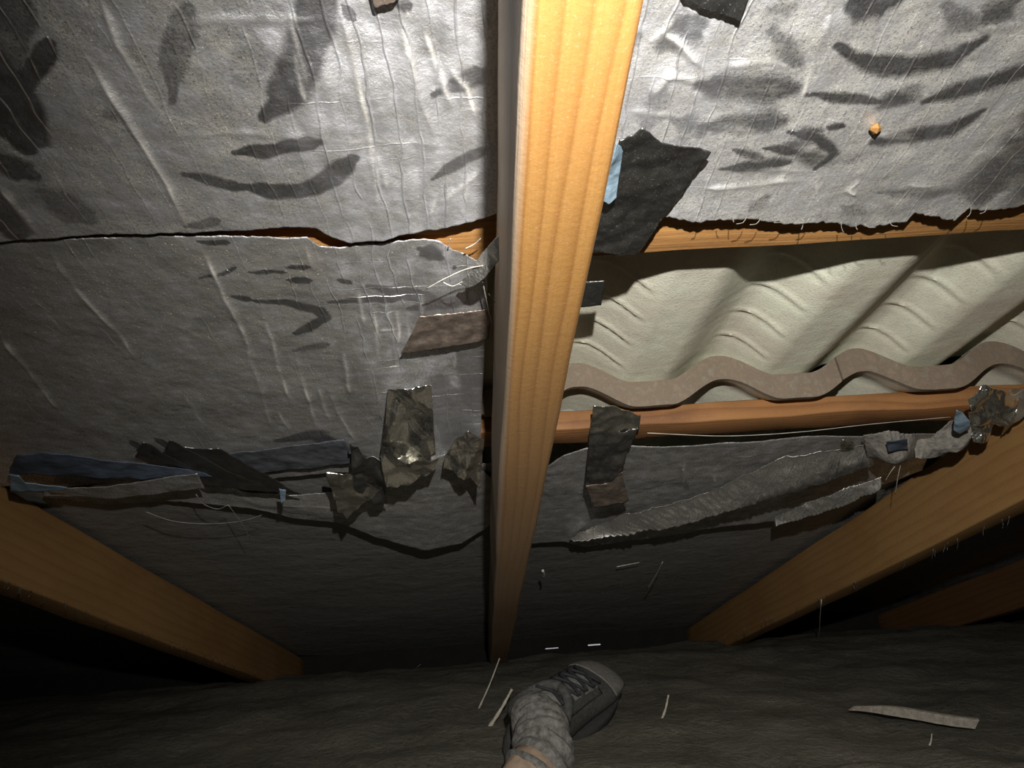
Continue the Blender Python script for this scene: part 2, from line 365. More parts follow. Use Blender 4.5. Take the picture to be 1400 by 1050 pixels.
# ------------------------------------------------------------------ concrete tiles
TP, TC = .190, .334                         # roll spacing, position of a crest
def roll(v):
    q = np.abs(((v-TC)/TP+.5) % 1-.5)       # 0 at the crest, .5 in the trough
    return .031*(1-sstep(.03, .39, q))+.002*(1-sstep(0, .12, q))
def tile(v0, v1, uh, ut, base, lift, seed, pale_edge=.3):
    nu, nv = 110, 110; th = .017
    vs = np.linspace(v0+.0015, v1-.0015, nv); us = np.linspace(uh, ut, nu)
    U_, V_ = np.meshgrid(us, vs, indexing='ij')
    t = (U_-uh)/(ut-uh); top = base+lift*t+roll(V_)
    nib = .024*(1-sstep(.0, .055, U_-uh))                    # thicker lip along the head
    bot = top.copy()
    q = ((V_-TC)/TP+.5) % 1-.5
    for k, uo in enumerate((.13, .205, .265, .325, .385)):  # crescent ridges cast on the underside of every roll
        cu = uh+uo+.9*q*np.abs(q)*TP*(1+.3*pn(V_*0+k, V_*0, seed))+.10*q*TP
        m = np.exp(-((U_-cu)/.0035)**2)*sstep(.33, .25, q)*sstep(-.10, .04, q)
        m2 = np.exp(-((U_-cu-.007)/.005)**2)*sstep(.33, .25, q)*sstep(-.10, .04, q)
        bot = bot-.0028*m+.0016*m2
    bot = bot-nib*.75+.0005*fbm(U_*60, V_*60, seed, 3)+.0012*fbm(U_*10, V_*10, seed+7, 2)
    wig = .003*fbm(V_*22, V_*0+seed, seed)                  # chipped head line
    Uw = U_+wig*(1-sstep(0, .03, U_-uh))
    vb = np.stack([Uw, V_, bot], -1).reshape(-1, 3); vt = np.stack([Uw, V_, top+th], -1).reshape(-1, 3)
    V = np.concatenate([vb, vt]); n = nu*nv
    F = [tuple(f) for f in grid_faces(nu, nv)]+[tuple(f+n) for f in grid_faces(nu, nv, True)]
    rim = [j for j in range(nv)]+[i*nv+nv-1 for i in range(1, nu)]+[(nu-1)*nv+j for j in range(nv-2, -1, -1)]+[i*nv for i in range(nu-2, 0, -1)]
    F += [(rim[k], rim[(k+1) % len(rim)], rim[(k+1) % len(rim)]+n, rim[k]+n) for k in range(len(rim))]
    hd = (1-sstep(.004, .016, np.concatenate([U_.ravel(), U_.ravel()])-uh))
    uu, vv = V[:, 0], V[:, 1]; pale_m = (1-sstep(.002, .007, np.minimum(vv-v0, 9)+0*uu))*sstep(.15, .30, uu-uh)*pale_edge  # paler tint along the left joint and just behind the head lip
    pale_m = np.maximum(pale_m, .55*np.exp(-((uu-uh-.024)/.004)**2)*sstep(.1, .6, fbm(vv*9, vv*0, seed+3)+.35))
    o = mk('roof_tile', V, F, M['tile'], parent=ceil, attrs={'head': hd, 'pale_edge': pale_m})
    m = o.modifiers.new('es', 'EDGE_SPLIT'); m.split_angle = math.radians(50)
    return o
HEAD_L = .800; HEAD_U = .375
joints = (-.648, -.268, .112, .492, .872, 1.252)
for k in range(5):
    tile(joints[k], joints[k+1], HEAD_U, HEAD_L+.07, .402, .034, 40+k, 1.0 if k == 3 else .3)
    tile(joints[k], joints[k+1], HEAD_L, 1.28, .402, .034, 60+k)

# ------------------------------------------------------------------ foil sheets
def edge_pts(pl, n0):
    out = []
    for p in pl:
        nn = p[2] if len(p) > 2 else n0
        out.append(P(p[0], p[1], nn))
    return np.array(out)
def resample(q, n):
    d = np.r_[0, np.cumsum(np.linalg.norm(np.diff(q, axis=0), axis=1))]; s = np.linspace(0, d[-1], n)
    return np.stack([np.interp(s, d, q[:, k]) for k in range(3)], 1)
def sheet(name, mat, top, bot, nv, nu, n0=H, wipes=(), creases=(), scrim=None, wav=.003, wsc=9, crum=0, csc=30, curl=0, curlt=0,
          fray=.002, sag=0, seed=0, solid=.0006, parent=None, blotch=0, wide=1, ridges=None):
    a = resample(edge_pts(top, n0), nv); b = resample(edge_pts(bot, n0), nv)
    if fray:
        w = np.linspace(0, 1, nv)*np.ptp(a[:, 1])
        for e, k in ((a, 1), (b, 2)):
            e[:, 0] += fray*(fbm(w*55, w*0+seed*3.1+k, seed+k, 4)+.6*pn(w*260, w*0+k, seed))
    t = np.linspace(0, 1, nu)[:, None, None]
    G = a[None]*(1-t)+b[None]*t                              # nu x nv x 3
    u, v, n = G[..., 0].copy(), G[..., 1].copy(), G[..., 2].copy()
    T = np.linspace(0, 1, nu)[:, None]+0*u; S = np.linspace(0, 1, nv)[None]+0*u
    n = n+wav*fbm(u*wsc, v*wsc, seed, 4)
    if sag: n = n-sag*np.sin(np.pi*S)*np.sin(np.pi*T)
    if curl: n = n-curl*T**7*(.65+.7*pn(v*7, v*0, seed+9))
    if curlt: n = n-curlt*(1-T)**7*(.65+.7*pn(v*7, v*0, seed+4))
    if crum: n = n+crum*folds(u, v, csc, seed+1)
    if ridges:                                               # sharp cross creases squeezed into a strip
        n = n+ridges[1]*np.abs(((S*ridges[0]+.25*fbm(S*9, T*1.5, seed)) % 1)-.5)*(.4+pn(S*5, T*2, seed+3))
    wp = np.zeros_like(u)
    xw = .0035*fbm(u*40, v*40, seed+50, 3); yw = .0035*fbm(u*40+7, v*40, seed+51, 3)
    xc = .0035*fbm(u*18, v*18, seed+60, 2); yc = .0035*fbm(u*18+7, v*18, seed+61, 2)
    for item in wipes:
        pl, w = item[0], item[1]; st = item[2] if len(item) > 2 else 1.0
        q = [tuple(P(x, y, n0)[:2]) for x, y in pl]
        if len(q) == 1: q = q+[(q[0][0]+.001, q[0][1])]
        mid = P(*pl[len(pl)//2], n0); sc = np.linalg.norm(P(pl[len(pl)//2][0]+1, pl[len(pl)//2][1], n0)-mid)
        d, pr = seg_dist(u+xw, v+yw, q); e1, e2 = sum(map(ord, str(pl))) % 7/7, sum(map(ord, str(pl))) % 5/5
        r = w*sc*.76*wide*(1+.45*fbm(u*22, v*22, seed+70, 2))*(.30+.2*e1+(.7-.2*e1)*sstep(0, .25+.3*e2, pr))*(.55+.45*sstep(0, .12, 1-pr))
        wp = np.maximum(wp, st*(1-sstep(r*(.6 if wide == 1 else .25), r*1.2, d)))
    cz = np.zeros_like(u)
    for item in creases:
        pl, w, hgt = item
        q = [tuple(P(x, y, n0)[:2]) for x, y in pl]
        sc = np.linalg.norm(P(pl[0][0]+1, pl[0][1], n0)-P(*pl[0], n0))
        d, pr = seg_dist(u+xc, v+yc, q); r = max(w*sc*.75, .0026); d = d+.004*(1-sstep(0, .2, pr)*sstep(0, .3, 1-pr))
        prof = np.exp(-(d/r)**2)*(.55+.6*pn(u*25, v*25, seed+2))
        n = n-hgt*.55*prof; cz = np.maximum(cz, np.clip(np.exp(-(d/(r*.6))**2)*(.6+.8*pn(u*30, v*30, seed+3)), 0, 1)*min(1, hgt/.0035))
        wp = wp*(1-.7*prof)
    sm = np.zeros_like(u) if scrim is None else scrim(u, v)
    n = n+sm*(.0011*pn(v*70+1.5*fbm(u*6, v*6, seed), u*7, seed+8)+.0005*pn(v*150, u*18, seed+9))
    if blotch: wp = np.maximum(wp, blotch*sstep(.12, .42, fbm(u*13, v*11, seed+21, 4)+.25*fbm(u*60, v*25, seed+22, 3)))
    o = mk(name, np.stack([u, v, n], -1).reshape(-1, 3), grid_faces(nu, nv), mat, attrs={'wipe': wp, 'scrim': sm, 'crease': cz}, solid=solid, parent=parent)
    return o
def v_of(x, y): return P(x, y)[1]

S1_bot = [(-260,342),(-100,332),(60,325),(160,321),(262,317),(330,313),(400,308),(432,310),(455,324),(480,331),(520,328),(560,316),(600,308),(640,299),(668,290),(690,280),(712,267)]
S1_wipe = [([(330,252),(375,260),(420,258),(455,242),(482,214)], 22), ([(320,207),(370,204),(435,189)], 19), ([(362,158),(385,140),(405,100),(432,30),(440,-30)], 40, .9),
    ([(18,135),(45,100),(70,55)], 24), ([(0,80),(28,150),(35,200)], 46), ([(0,215),(40,235)], 40, .8), ([(236,135),(240,70),(258,10)], 26, .55), ([(250,238),(330,255)], 16, .8), ([(595,130),(665,98)], 20, .9),
    ([(590,245),(640,215),(668,200)], 14, .8), ([(30,-20),(-5,110)], 40, .7), ([(150,150)], 34, .5), ([(255,310),(300,300)], 12, .6), ([(520,-10),(560,10)], 16), ([(60,260),(120,300)], 40, .5), ([(470,10),(485,28)], 14),
    ([(300,0),(340,20)], 26, .4), ([(0,260),(20,320)], 36, .7)]
S1_cr = [([(130,-20),(165,60),(200,112),(226,165)], 3.2, .005), ([(112,62),(150,115),(190,188),(226,245),(262,322)], 4.0, .006), ([(-5,245),(30,290),(58,328)], 4, .006), ([(200,183),(330,180),(480,192),(660,202)], 1.6, .0016),
    ([(455,-20),(480,60),(500,150),(512,240),(517,330)], 2.2, .003), ([(575,30),(600,100),(625,160)], 2.5, .0035), ([(610,90),(640,120),(655,170)], 2.2, .003), ([(540,0),(560,80),(600,200)], 2, .0025), ([(400,60),(425,150)], 1.6, .002),
    ([(235,30),(460,24)], 1.3, .0012), ([(390,0),(410,70),(430,130)], 1.3, .0015), ([(505,190),(525,240),(530,270)], 1.6, .0025), ([(600,250),(585,300)], 1.6, .002), ([(640,245),(632,300)], 1.6, .002), ([(660,230),(600,275)], 2, .003)]
s = sheet('foil_sheet', M['foil'], [(-260,-130),(716,-130)], S1_bot, 460, 170, H-.003, S1_wipe, S1_cr,
    lambda u, v: .12+.88*sstep(v_of(330,150), v_of(470,150), v), .005, 7, curl=.006, fray=.0016, seed=1, blotch=.35)
tag(s, 'large dusty silver foil sheet with curved finger wipes and a torn lower edge, upper left', 'foil sheet')

S2_top = [(-260,342),(60,327),(160,325),(262,322),(340,322),(420,324),(436,336),(470,338),(520,334),(560,329),(600,328),(622,343),(650,355),(668,362)]
S2_bot = [(-260,700),(20,655),(130,652),(270,655),(340,652),(400,645),(450,640),(500,638),(540,632),(600,628),(640,622),(656,618)]
S2_wipe = [([(316,405),(342,410)], 10), ([(350,412),(400,416),(436,425),(446,436),(405,456)], 15), ([(392,364),(424,364)], 9), ([(394,382),(424,382)], 10), ([(342,371),(390,373)], 6), ([(272,378),(305,375),(322,363)], 6),
    ([(450,414),(545,408)], 12, .8), ([(462,384),(480,387)], 8), ([(505,392),(600,412)], 20, .7), ([(575,340),(600,352)], 24, .8), ([(622,366)], 12), ([(272,330),(310,330)], 8), ([(560,424),(655,405)], 20, .8),
    ([(176,600),(196,614)], 11, 1), ([(214,600),(236,614)], 11, 1), ([(194,626),(290,626),(330,655)], 34, 1), ([(270,632),(380,628),(490,620)], 34, .75), ([(380,600),(430,590),(470,610)], 22, .8), ([(470,470),(500,560)], 30, .3),
    ([(640,440),(650,560)], 30, .6), ([(400,480),(450,470)], 10, .6), ([(600,520),(640,620)], 40, .5)]
S2_cr = [([(262,322),(282,352),(298,388),(330,450),(352,505)], 2.6, .004), ([(58,328),(110,400),(160,455),(200,510)], 2.4, .003), ([(-10,445),(40,510),(92,572)], 4.0, .005), ([(36,400),(100,465)], 2, .002), ([(246,528),(282,588)], 1.6, .002),
    ([(352,405),(372,470),(392,535),(408,570)], 2, .003), ([(400,470),(420,540),(440,600)], 2, .003), ([(468,470),(480,535),(484,545)], 2.4, .004), ([(447,525),(470,575),(498,612)], 2.4, .004), ([(380,555),(400,590)], 1.8, .003),
    ([(490,395),(497,455)], 2.2, .004), ([(510,420),(515,460),(517,498)], 2.6, .005), ([(545,420),(545,480)], 2, .004), ([(557,420),(560,500)], 2, .003), ([(575,400),(578,440)], 1.6, .003), ([(610,420),(625,520)], 2, .003),
    ([(515,455),(545,450)], 2.6, .006), ([(525,400),(540,470),(545,530)], 1.8, .003), ([(420,340),(432,372)], 1.6, .003), ([(330,450),(360,540),(378,600)], 1.6, .002), ([(432,520),(455,585)], 1.6, .003), ([(600,420),(590,470)], 1.6, .003)]
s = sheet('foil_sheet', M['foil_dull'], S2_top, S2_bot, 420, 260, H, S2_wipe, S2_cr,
    lambda u, v: .04+.96*sstep(v_of(430,450), v_of(540,450), v), .006, 6, curl=.012, fray=.0014, seed=2, blotch=.3)
tag(s, 'dull grey foil sheet with small finger smears and fine creases below the torn seam, left', 'foil sheet')

S3_top = [(60,668,0.368),(140,662,0.367),(270,648,0.365),(330,672,0.363),(400,678,0.360),(480,672,0.357),(545,640,0.359),(610,622,0.362),(650,636,0.367),(674,655,0.368)]
S3_bot = [(60,676,0.368),(150,686,0.367),(250,683,0.364),(340,690,0.361),(400,706,0.359),(470,715,0.355),(520,735,0.351),(580,749,0.349),(630,742,0.353),(662,722,0.362),(680,702,0.368)]
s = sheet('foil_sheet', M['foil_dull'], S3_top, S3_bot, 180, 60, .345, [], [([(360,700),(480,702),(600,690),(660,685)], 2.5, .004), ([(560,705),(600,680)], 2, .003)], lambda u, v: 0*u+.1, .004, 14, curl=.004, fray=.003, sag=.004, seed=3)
tag(s, 'sagging grey foil edge bulging below the crumpled silver tape, left bay', 'foil sheet')
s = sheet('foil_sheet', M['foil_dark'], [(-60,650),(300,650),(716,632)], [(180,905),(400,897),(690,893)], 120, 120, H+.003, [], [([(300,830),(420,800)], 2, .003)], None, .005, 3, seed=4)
tag(s, 'dark foil sheet sloping down to the eave, left of the middle rafter', 'foil sheet')

S5_bot = [(750,290),(800,290),(850,290),(905,292),(950,299),(1010,296),(1060,300),(1120,300),(1165,307),(1195,308),(1238,301),(1249,288),(1275,292),(1302,297),(1322,280),(1345,283),(1400,276),(1600,262),(1940,236)]
S5_wipe = [([(1145,62),(1190,88),(1240,92),(1300,84),(1345,58)], 18), ([(1100,128),(1200,138)], 11), ([(1078,178),(1118,186),(1140,210),(1112,230)], 9, 1), ([(985,232),(1080,218)], 15, .9), ([(1046,200),(1088,206)], 9),
    ([(1262,140),(1330,118),(1410,96)], 20, .9), ([(1345,148),(1300,178),(1250,185),(1195,192)], 16, .9), ([(1165,5),(1220,0)], 34), ([(955,112),(1080,122)], 30, .8), ([(945,175),(1070,165)], 22, .7), ([(905,60),(955,30)], 36, .8),
    ([(1055,40),(1090,85)], 22, .6), ([(1390,0),(1350,30)], 36, .7), ([(1025,285),(1045,268)], 18, .5), ([(1390,200),(1340,265)], 50, .7), ([(880,180),(905,120)], 24, .5), ([(1130,170),(1150,172)], 8), ([(920,165),(960,180)], 24, .6),
    ([(1290,10),(1330,40)], 20, .5), ([(1000,205),(1040,215)], 10, .8), ([(1200,265),(1300,260)], 14, .5), ([(1150,280),(1180,290)], 14, .4), ([(1420,150),(1440,300)], 60, .7)]
S5_cr = [([(1142,0),(1110,90),(1085,160)], 2.4, .003), ([(985,90),(1060,80),(1100,98)], 2, .003), ([(970,172),(1040,178)], 1.6, .0025), ([(905,100),(960,110)], 2, .003), ([(1200,185),(1255,190)], 1.8, .003), ([(1030,230),(1110,232)], 1.6, .002),
    ([(950,260),(1060,245),(1110,245)], 1.8, .003), ([(1330,45),(1410,35)], 1.8, .002), ([(900,40),(935,60),(965,95)], 2.5, .004), ([(880,60),(930,20)], 2.5, .004), ([(1180,240),(1160,258),(1175,268)], 2, .004), ([(1240,250),(1290,250)], 1.6, .003),
    ([(1115,240),(1118,300)], 1.8, .003), ([(890,130),(930,90)], 2, .003), ([(860,150),(930,158)], 2, .004)]
s = sheet('foil_sheet', M['foil_right'], [(735,-130),(2250,-130)], S5_bot, 620, 170, H-.003, S5_wipe, S5_cr, lambda u, v: .15+.85*sstep(v_of(1100,100), v_of(930,100), v), .006, 8, curl=.006, fray=.0035, seed=5, blotch=.8, wide=1.35)
tag(s, 'bright dusty foil sheet with dark swirling smears and a frayed lower edge, upper right', 'foil sheet')

S6_top = [(735,640),(770,620),(800,612),(870,608),(1000,602),(1100,597),(1180,594),(1290,590)]
S6_bot = [(726,742),(770,738),(800,743),(850,737),(900,730),(1000,716),(1060,708),(1120,696),(1180,668),(1260,640)]
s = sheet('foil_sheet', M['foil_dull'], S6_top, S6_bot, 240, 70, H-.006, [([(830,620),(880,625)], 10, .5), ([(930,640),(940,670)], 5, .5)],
    [([(936,625),(934,665)], 2.2, .005), ([(975,632),(978,690)], 2.2, .005), ([(892,690),(895,730)], 1.6, .004), ([(1000,625),(1100,612)], 2, .004)], lambda u, v: 0*u+.1, .006, 8, curl=.007, curlt=.004, fray=.0012, seed=6)
tag(s, 'grey foil sheet hanging just below the stained batten, right bay', 'foil sheet')
s = sheet('foil_fold', M['foil_strip'], [(778,738,0.360),(800,722,0.358),(850,700,0.355),(910,686,0.353),(970,670,0.350),(1015,646,0.348),(1060,626,0.346),(1120,612,0.346),(1185,604,0.350)],
    [(782,741,0.338),(830,736,0.334),(880,729,0.330),(940,717,0.326),(1000,700,0.323),(1045,686,0.321),(1090,672,0.321),(1140,655,0.323),(1195,636,0.328)], 260, 40, .345, [([(1000,690),(1180,625)], 50, .8)], [], lambda u, v: 0*u+1, .006, 20, curlt=.006, fray=.002, crum=.004, csc=24, seed=7, ridges=(44, .0045))
tag(s, 'long glinting pleated foil fold slanting across the lower right bay', 'foil strip')
s = sheet('foil_fold', M['foil_strip'], [(1058,708,0.343),(1100,690,0.340),(1150,672,0.338),(1205,652,0.343)], [(1060,719,0.329),(1110,706,0.326),(1160,690,0.324),(1204,668,0.329)], 110, 24, .325, [], [], lambda u, v: 0*u+1, .004, 20, fray=.002, crum=.003, csc=40, seed=8, ridges=(26, .004))
tag(s, 'short pale pleated foil tail lying against the right rafter', 'foil strip')
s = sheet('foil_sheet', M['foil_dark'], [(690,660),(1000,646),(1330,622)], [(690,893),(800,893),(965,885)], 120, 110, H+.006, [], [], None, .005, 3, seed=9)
tag(s, 'dark foil sheet sloping down to the eave, right of the middle rafter', 'foil sheet')
def bay_sheet(v0, v1, label, seed):
    us = np.linspace(.35, 2.7, 80); vs = np.linspace(v0, v1, 40); U_, V_ = np.meshgrid(us, vs, indexing='ij'); N_ = H+.012+.012*fbm(U_*3, V_*3, seed)
    z = np.zeros(U_.shape)
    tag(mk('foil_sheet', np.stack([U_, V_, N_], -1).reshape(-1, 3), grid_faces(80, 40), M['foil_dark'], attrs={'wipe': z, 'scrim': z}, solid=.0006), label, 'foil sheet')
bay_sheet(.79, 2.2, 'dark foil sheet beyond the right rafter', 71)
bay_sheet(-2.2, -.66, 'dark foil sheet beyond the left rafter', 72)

# ------------------------------------------------------------------ tapes, flaps, torn bits
def bit(name, label, cat, mat, top, bot, nv=50, nu=50, n0=.362, **kw):
    kw.setdefault('fray', .0015); kw.setdefault('wav', .003); kw.setdefault('wsc', 25); kw.setdefault('solid', .0008)
    o = sheet(name, mat, top, bot, nv, nu, n0, **kw)
    if label: tag(o, label, cat)
    return o
bit('foil_tape', 'large black glossy tape crossing the upper batten beside the middle rafter', 'tape', M['tape_dark'],
    [(846,190,.354),(866,180,.354),(878,172,.354),(905,194,.355),(940,199,.356),(972,208,.357)], [(806,346,.362),(830,346,.362),(850,348,.362),(872,349,.362)], 60, 90, seed=21, crum=.005, csc=32, wav=.004)
bit('foil_tape', 'small square dark tape stuck to the tile beside the middle rafter', 'tape', M['tape_dark'], [(796,386,.385),(827,384,.385)], [(790,420,.385),(822,417,.385)], 16, 16, .385, seed=22, fray=.0006, wav=.001)
bit('foil_tape', 'brown tape strip across the right edge of the dull foil sheet', 'tape', M['tape_brown'], [(574,434),(600,430),(640,427),(672,421)], [(548,483),(590,477),(640,470),(668,464)], 60, 36, .361, seed=23, crum=.002, csc=40)
bit('foil_tape', 'shiny crumpled silver tape hanging at the lower edge of the dull foil', 'tape', M['tape_silver'], [(530,545,.352),(548,535,.350),(590,528,.350)], [(520,636,.335),(560,632,.330),(596,624,.332)], 120, 140, .35, seed=24, crum=.028, csc=24)
bit('foil_scrap', 'crumpled foil scrap under the hanging silver tape', 'foil scrap', M['tape_silver'], [(520,630,.335),(560,622,.330),(600,626,.333)], [(528,660,.322),(560,662,.32),(590,645,.325)], 60, 40, .33, seed=25, crum=.022, csc=26)
bit('foil_scrap', 'crumpled foil scrap at the corner beside the middle rafter', 'foil scrap', M['tape_silver'], [(612,612,.345),(640,590,.345),(662,600,.345)], [(606,640,.335),(640,655,.325),(656,662,.33)], 60, 50, .34, seed=26, crum=.022, csc=26)
bit('foil_scrap', 'pointed foil scrap dangling under the left bay seam', 'foil scrap', M['tape_silver'], [(445,645,.340),(470,650,.335),(520,668,.335)], [(462,700,.320),(474,708,.318),(500,688,.325)], 60, 46, .33, seed=27, crum=.02, csc=24)
bit('foil_scrap', 'dark folded foil scrap between the silver tape and the left bay seam', 'foil scrap', M['tape_dark'], [(478,600,.346),(500,630,.340),(524,634,.338)], [(484,668,.332),(505,682,.330),(530,690,.330)], 50, 50, .34, seed=28, crum=.02, csc=26)
bit('foil_tape', 'creased silver tape wrapped over the lower batten', 'tape', M['tape_silver'], [(811,556,.372),(840,556,.372),(876,568,.372)], [(806,594,.366),(840,594,.366),(874,586,.366)], 50, 36, .37, seed=29, crum=.006, csc=40)
tp = bit('foil_tape', 'dark creased tape hanging down from the lower batten with a brown end', 'tape', M['tape_dark'], [(806,592,.366),(840,592,.366),(872,584,.366)], [(800,664,.340),(830,660,.338),(850,645,.340)], 60, 70, .36, seed=30, crum=.009, csc=40)
bit('tape_end', None, None, M['tape_brown'], [(800,664,.340),(830,660,.338),(850,645,.340)], [(812,694,.332),(835,690,.332),(860,686,.334)], 30, 26, .34, seed=31, crum=.003, csc=40, parent=tp)
bit('foil_scrap', 'crumpled bright foil patch where the lower batten meets the right rafter', 'foil scrap', M['tape_silver'], [(1322,542,.350),(1350,535,.345),(1398,538,.345)], [(1328,598,.325),(1352,600,.32),(1386,570,.325)], 80, 70, .34, seed=32, crum=.028, csc=32)
bit('foil_scrap', 'flat grey foil lap running up the edge of the right rafter', 'foil scrap', M['foil_strip'], [(1388,540,.345),(1440,500,.345)], [(1368,596,.335),(1450,525,.335)], 30, 30, .34, seed=33, crum=.003)
bit('foil_strip', 'twisted foil ribbon stretched from the seam to the middle rafter', 'foil strip', M['foil_strip'], [(628,388,.350),(655,352,.345),(700,300,.335)], [(640,396,.345),(672,370,.335),(700,326,.330)], 80, 20, .345, seed=34, crum=.004, csc=40, scrim=lambda u, v: 0*u+1)
bit('foil_scrap', 'pale grey foil strip lapped under the dark wipe marks, lower left', 'foil scrap', M['foil_dull'], [(60,668,.348),(140,666,.345),(270,647,.342)], [(70,676,.348),(150,682,.345),(280,668,.342)], 60, 20, .345, seed=35)
bl = bit('foil_backing', 'blue foil backing rolled open against the left rafter', 'foil backing', M['blue_dark'], [(14,640,.345),(22,622,.343),(60,618,.343),(140,628,.345),(280,645,.35)], [(12,650,.342),(40,648,.338),(100,652,.338),(200,655,.342),(290,650,.348)], 90, 26, .345, seed=36, wav=.004)
bit('backing_lip', None, None, M['blue'], [(12,648,.336),(26,650,.334),(34,660,.332),(92,666,.334)], [(14,672,.334),(40,672,.332),(60,672,.332),(90,669,.334)], 40, 12, .335, seed=37, wav=.002, parent=bl)
bit('foil_backing', 'pale blue foil flap curling out beside the middle rafter', 'foil backing', M['blue'], [(842,196,.345),(848,198,.350),(851,204,.352)], [(822,276,.345),(832,279,.348),(842,268,.352)], 24, 60, .35, seed=38, crum=.006, csc=30)
bit('foil_scrap', 'black foil scrap with a curled white edge at the top of the right bay', 'foil scrap', M['tape_dark'], [(925,-20,.362),(980,-20,.362),(1030,-20,.362)], [(936,-2,.362),(965,12,.360),(1012,30,.360)], 50, 30, .362, seed=39, crum=.002)
bit('foil_scrap', 'brown foil corner poking in at the top of the left bay', 'foil scrap', M['tape_brown'], [(500,-30,.362),(560,-30,.362)], [(512,12,.362),(540,0,.362)], 20, 20, .362, seed=40)
bit('foil_backing', 'bluish reflection painted as a film on the lower edge of the dull foil, left bay', 'foil backing', M['reflection_film'], [(290,622,.362),(380,612,.361),(470,600,.360)], [(275,650,.360),(380,645,.358),(490,632,.357)], 80, 30, .36, seed=48, wav=.003)  # made-up film standing in for a bluish reflection in the foil
bit('foil_tape', 'dark matt tape slanting across the lower left foil edge with ragged fingers', 'tape', M['tape_dark'], [(186,616,.355),(196,603,.355),(206,616,.355),(224,616,.355),(232,602,.355),(244,612,.355),(300,613,.355)], [(286,664,.345),(320,668,.345),(360,672,.345),(412,676,.345)], 70, 50, .352, seed=49, crum=.002, fray=.002)
# torn paper and blue shreds on the right rafter
bit('torn_paper', 'ragged dusty paper clump snagged on the right rafter below the batten', 'paper scrap', M['torn_paper'], [(1248,600,.342),(1290,585,.338),(1330,575,.336)], [(1250,626,.318),(1290,628,.312),(1322,612,.318)], 70, 50, .33, seed=41, crum=.020, csc=26, fray=.006)
bit('torn_paper', 'curled brown paper tube end beside the ragged clump', 'paper scrap', M['torn_paper'], [(1180,595,.345),(1215,590,.338),(1255,594,.340)], [(1186,626,.335),(1215,632,.325),(1256,626,.33)], 50, 40, .335, seed=42, crum=.005, fray=.004, sag=.02)
bit('foil_backing', 'small torn blue backing shred below the crumpled bright foil', 'foil backing', M['blue'], [(1303,580,.322),(1308,560,.322),(1325,572,.322)], [(1303,586,.320),(1312,592,.318),(1325,586,.320)], 24, 20, .322, seed=43, crum=.006)
bit('foil_backing', 'dim blue shred inside the curled paper tube', 'foil backing', M['blue_dark'], [(1212,602,.322),(1240,598,.322)], [(1214,616,.318),(1242,616,.318)], 16, 12, .32, seed=44, crum=.006)
bit('foil_backing', 'tiny blue tag hanging under the left bay seam', 'foil backing', M['blue'], [(382,668,.330),(391,670,.330)], [(384,688,.326),(390,686,.326)], 10, 14, .328, seed=45)
bit('foil_scrap', 'small pale foil corner left of the curled paper tube', 'foil scrap', M['tape_silver'], [(1146,606,.340),(1152,600,.338),(1168,606,.340)], [(1150,614,.336),(1158,614,.335),(1168,612,.338)], 16, 12, .34, seed=46, crum=.006)

# ------------------------------------------------------------------ shoe and leg of the person taking the picture
A = at_depth(746, 991, 1.19); T = at_depth(826, 916, 1.34)
fx = _nz(T-A); fz = np.array([-.12, -.74, .66]); fz = _nz(fz-fx*(fz@fx)); fyv = np.cross(fz, fx)
base = A-fz*.055
def shoe_pt(x, y, z):                         # local shoe frame: toe along x, instep towards z; heel down, toes up
    return base+(fx*x+fyv*y+fz*z)*1.05
M['shoe'] = plain('dusty_black_shoe', (.07, .068, .062), .75, 180, .5, .5)
M['toe'] = plain('scuffed_toe', (.16, .152, .135), .8, 140, .4, .5)
M['sole'] = plain('shoe_sole', (.035, .034, .032), .8, 120, .4)
M['lace'] = plain('dark_lace', (.028, .028, .030), .7, 300, .3)
M['tongue'] = plain('grey_tongue', (.19, .182, .165), .8, 160, .4)
M['sock'] = plain('bunched_grey_sock', (.15, .142, .128), .9, 110, .6, .9)
M['trouser'] = plain('tan_trouser', (.30, .22, .155), .85, 60, .4, .6)
secs = [(-.080,.006,.045,.025),(-.076,.026,.075,.018),(-.06,.036,.098,.016),(-.03,.040,.104,.016),(.0,.041,.100,.016),(.03,.042,.092,.016),(.06,.044,.084,.016),(.09,.047,.076,.016),(.12,.050,.068,.016),(.15,.051,.060,.016),(.175,.048,.054,.017),(.195,.041,.047,.018),(.208,.028,.038,.020),(.213,.008,.030,.024)]
def loft(secs, ns=28, pw=2.6):
    V = []; F = []
    q = np.array(secs); xs_ = np.linspace(0, len(q)-1, 48); q = np.stack([np.interp(xs_, range(len(q)), q[:, k]) for k in range(4)], 1)
    for x, hw, zt, zb in q:
        for k in range(ns):
            a = 2*math.pi*k/ns; cx_, sx_ = math.cos(a), math.sin(a)
            yy = hw*np.sign(cx_)*abs(cx_)**(2/pw)*(1-.22*max(0, sx_)); zz = (zt+zb)/2+(zt-zb)/2*np.sign(sx_)*abs(sx_)**(2/pw)
            V.append(shoe_pt(x, yy+.006*math.sin(max(0, x)*14), zz))
    m = len(q); F = [(i*ns+k, i*ns+(k+1) % ns, (i+1)*ns+(k+1) % ns, (i+1)*ns+k) for i in range(m-1) for k in range(ns)]
    F += [tuple(range(ns))[::-1], tuple(range((m-1)*ns, m*ns))]; return np.array(V), F
leg_c = spline([shoe_pt(-.040, 0, .06), shoe_pt(-.052, 0, .10), at_depth(740, 1042, .98), at_depth(690, 1130, .90), at_depth(630, 1240, .74), at_depth(560, 1500, .52), np.array([.02, .12, -.30]), np.array([.05, -.25, -.27])], 70)
per = bpy.data.objects.new('person', None); COL.objects.link(per); per.location = base; per['_o'] = list(base)
tag(per, "photographer's outstretched leg in tan trousers, grey sock and dusty black laced shoe", 'person')
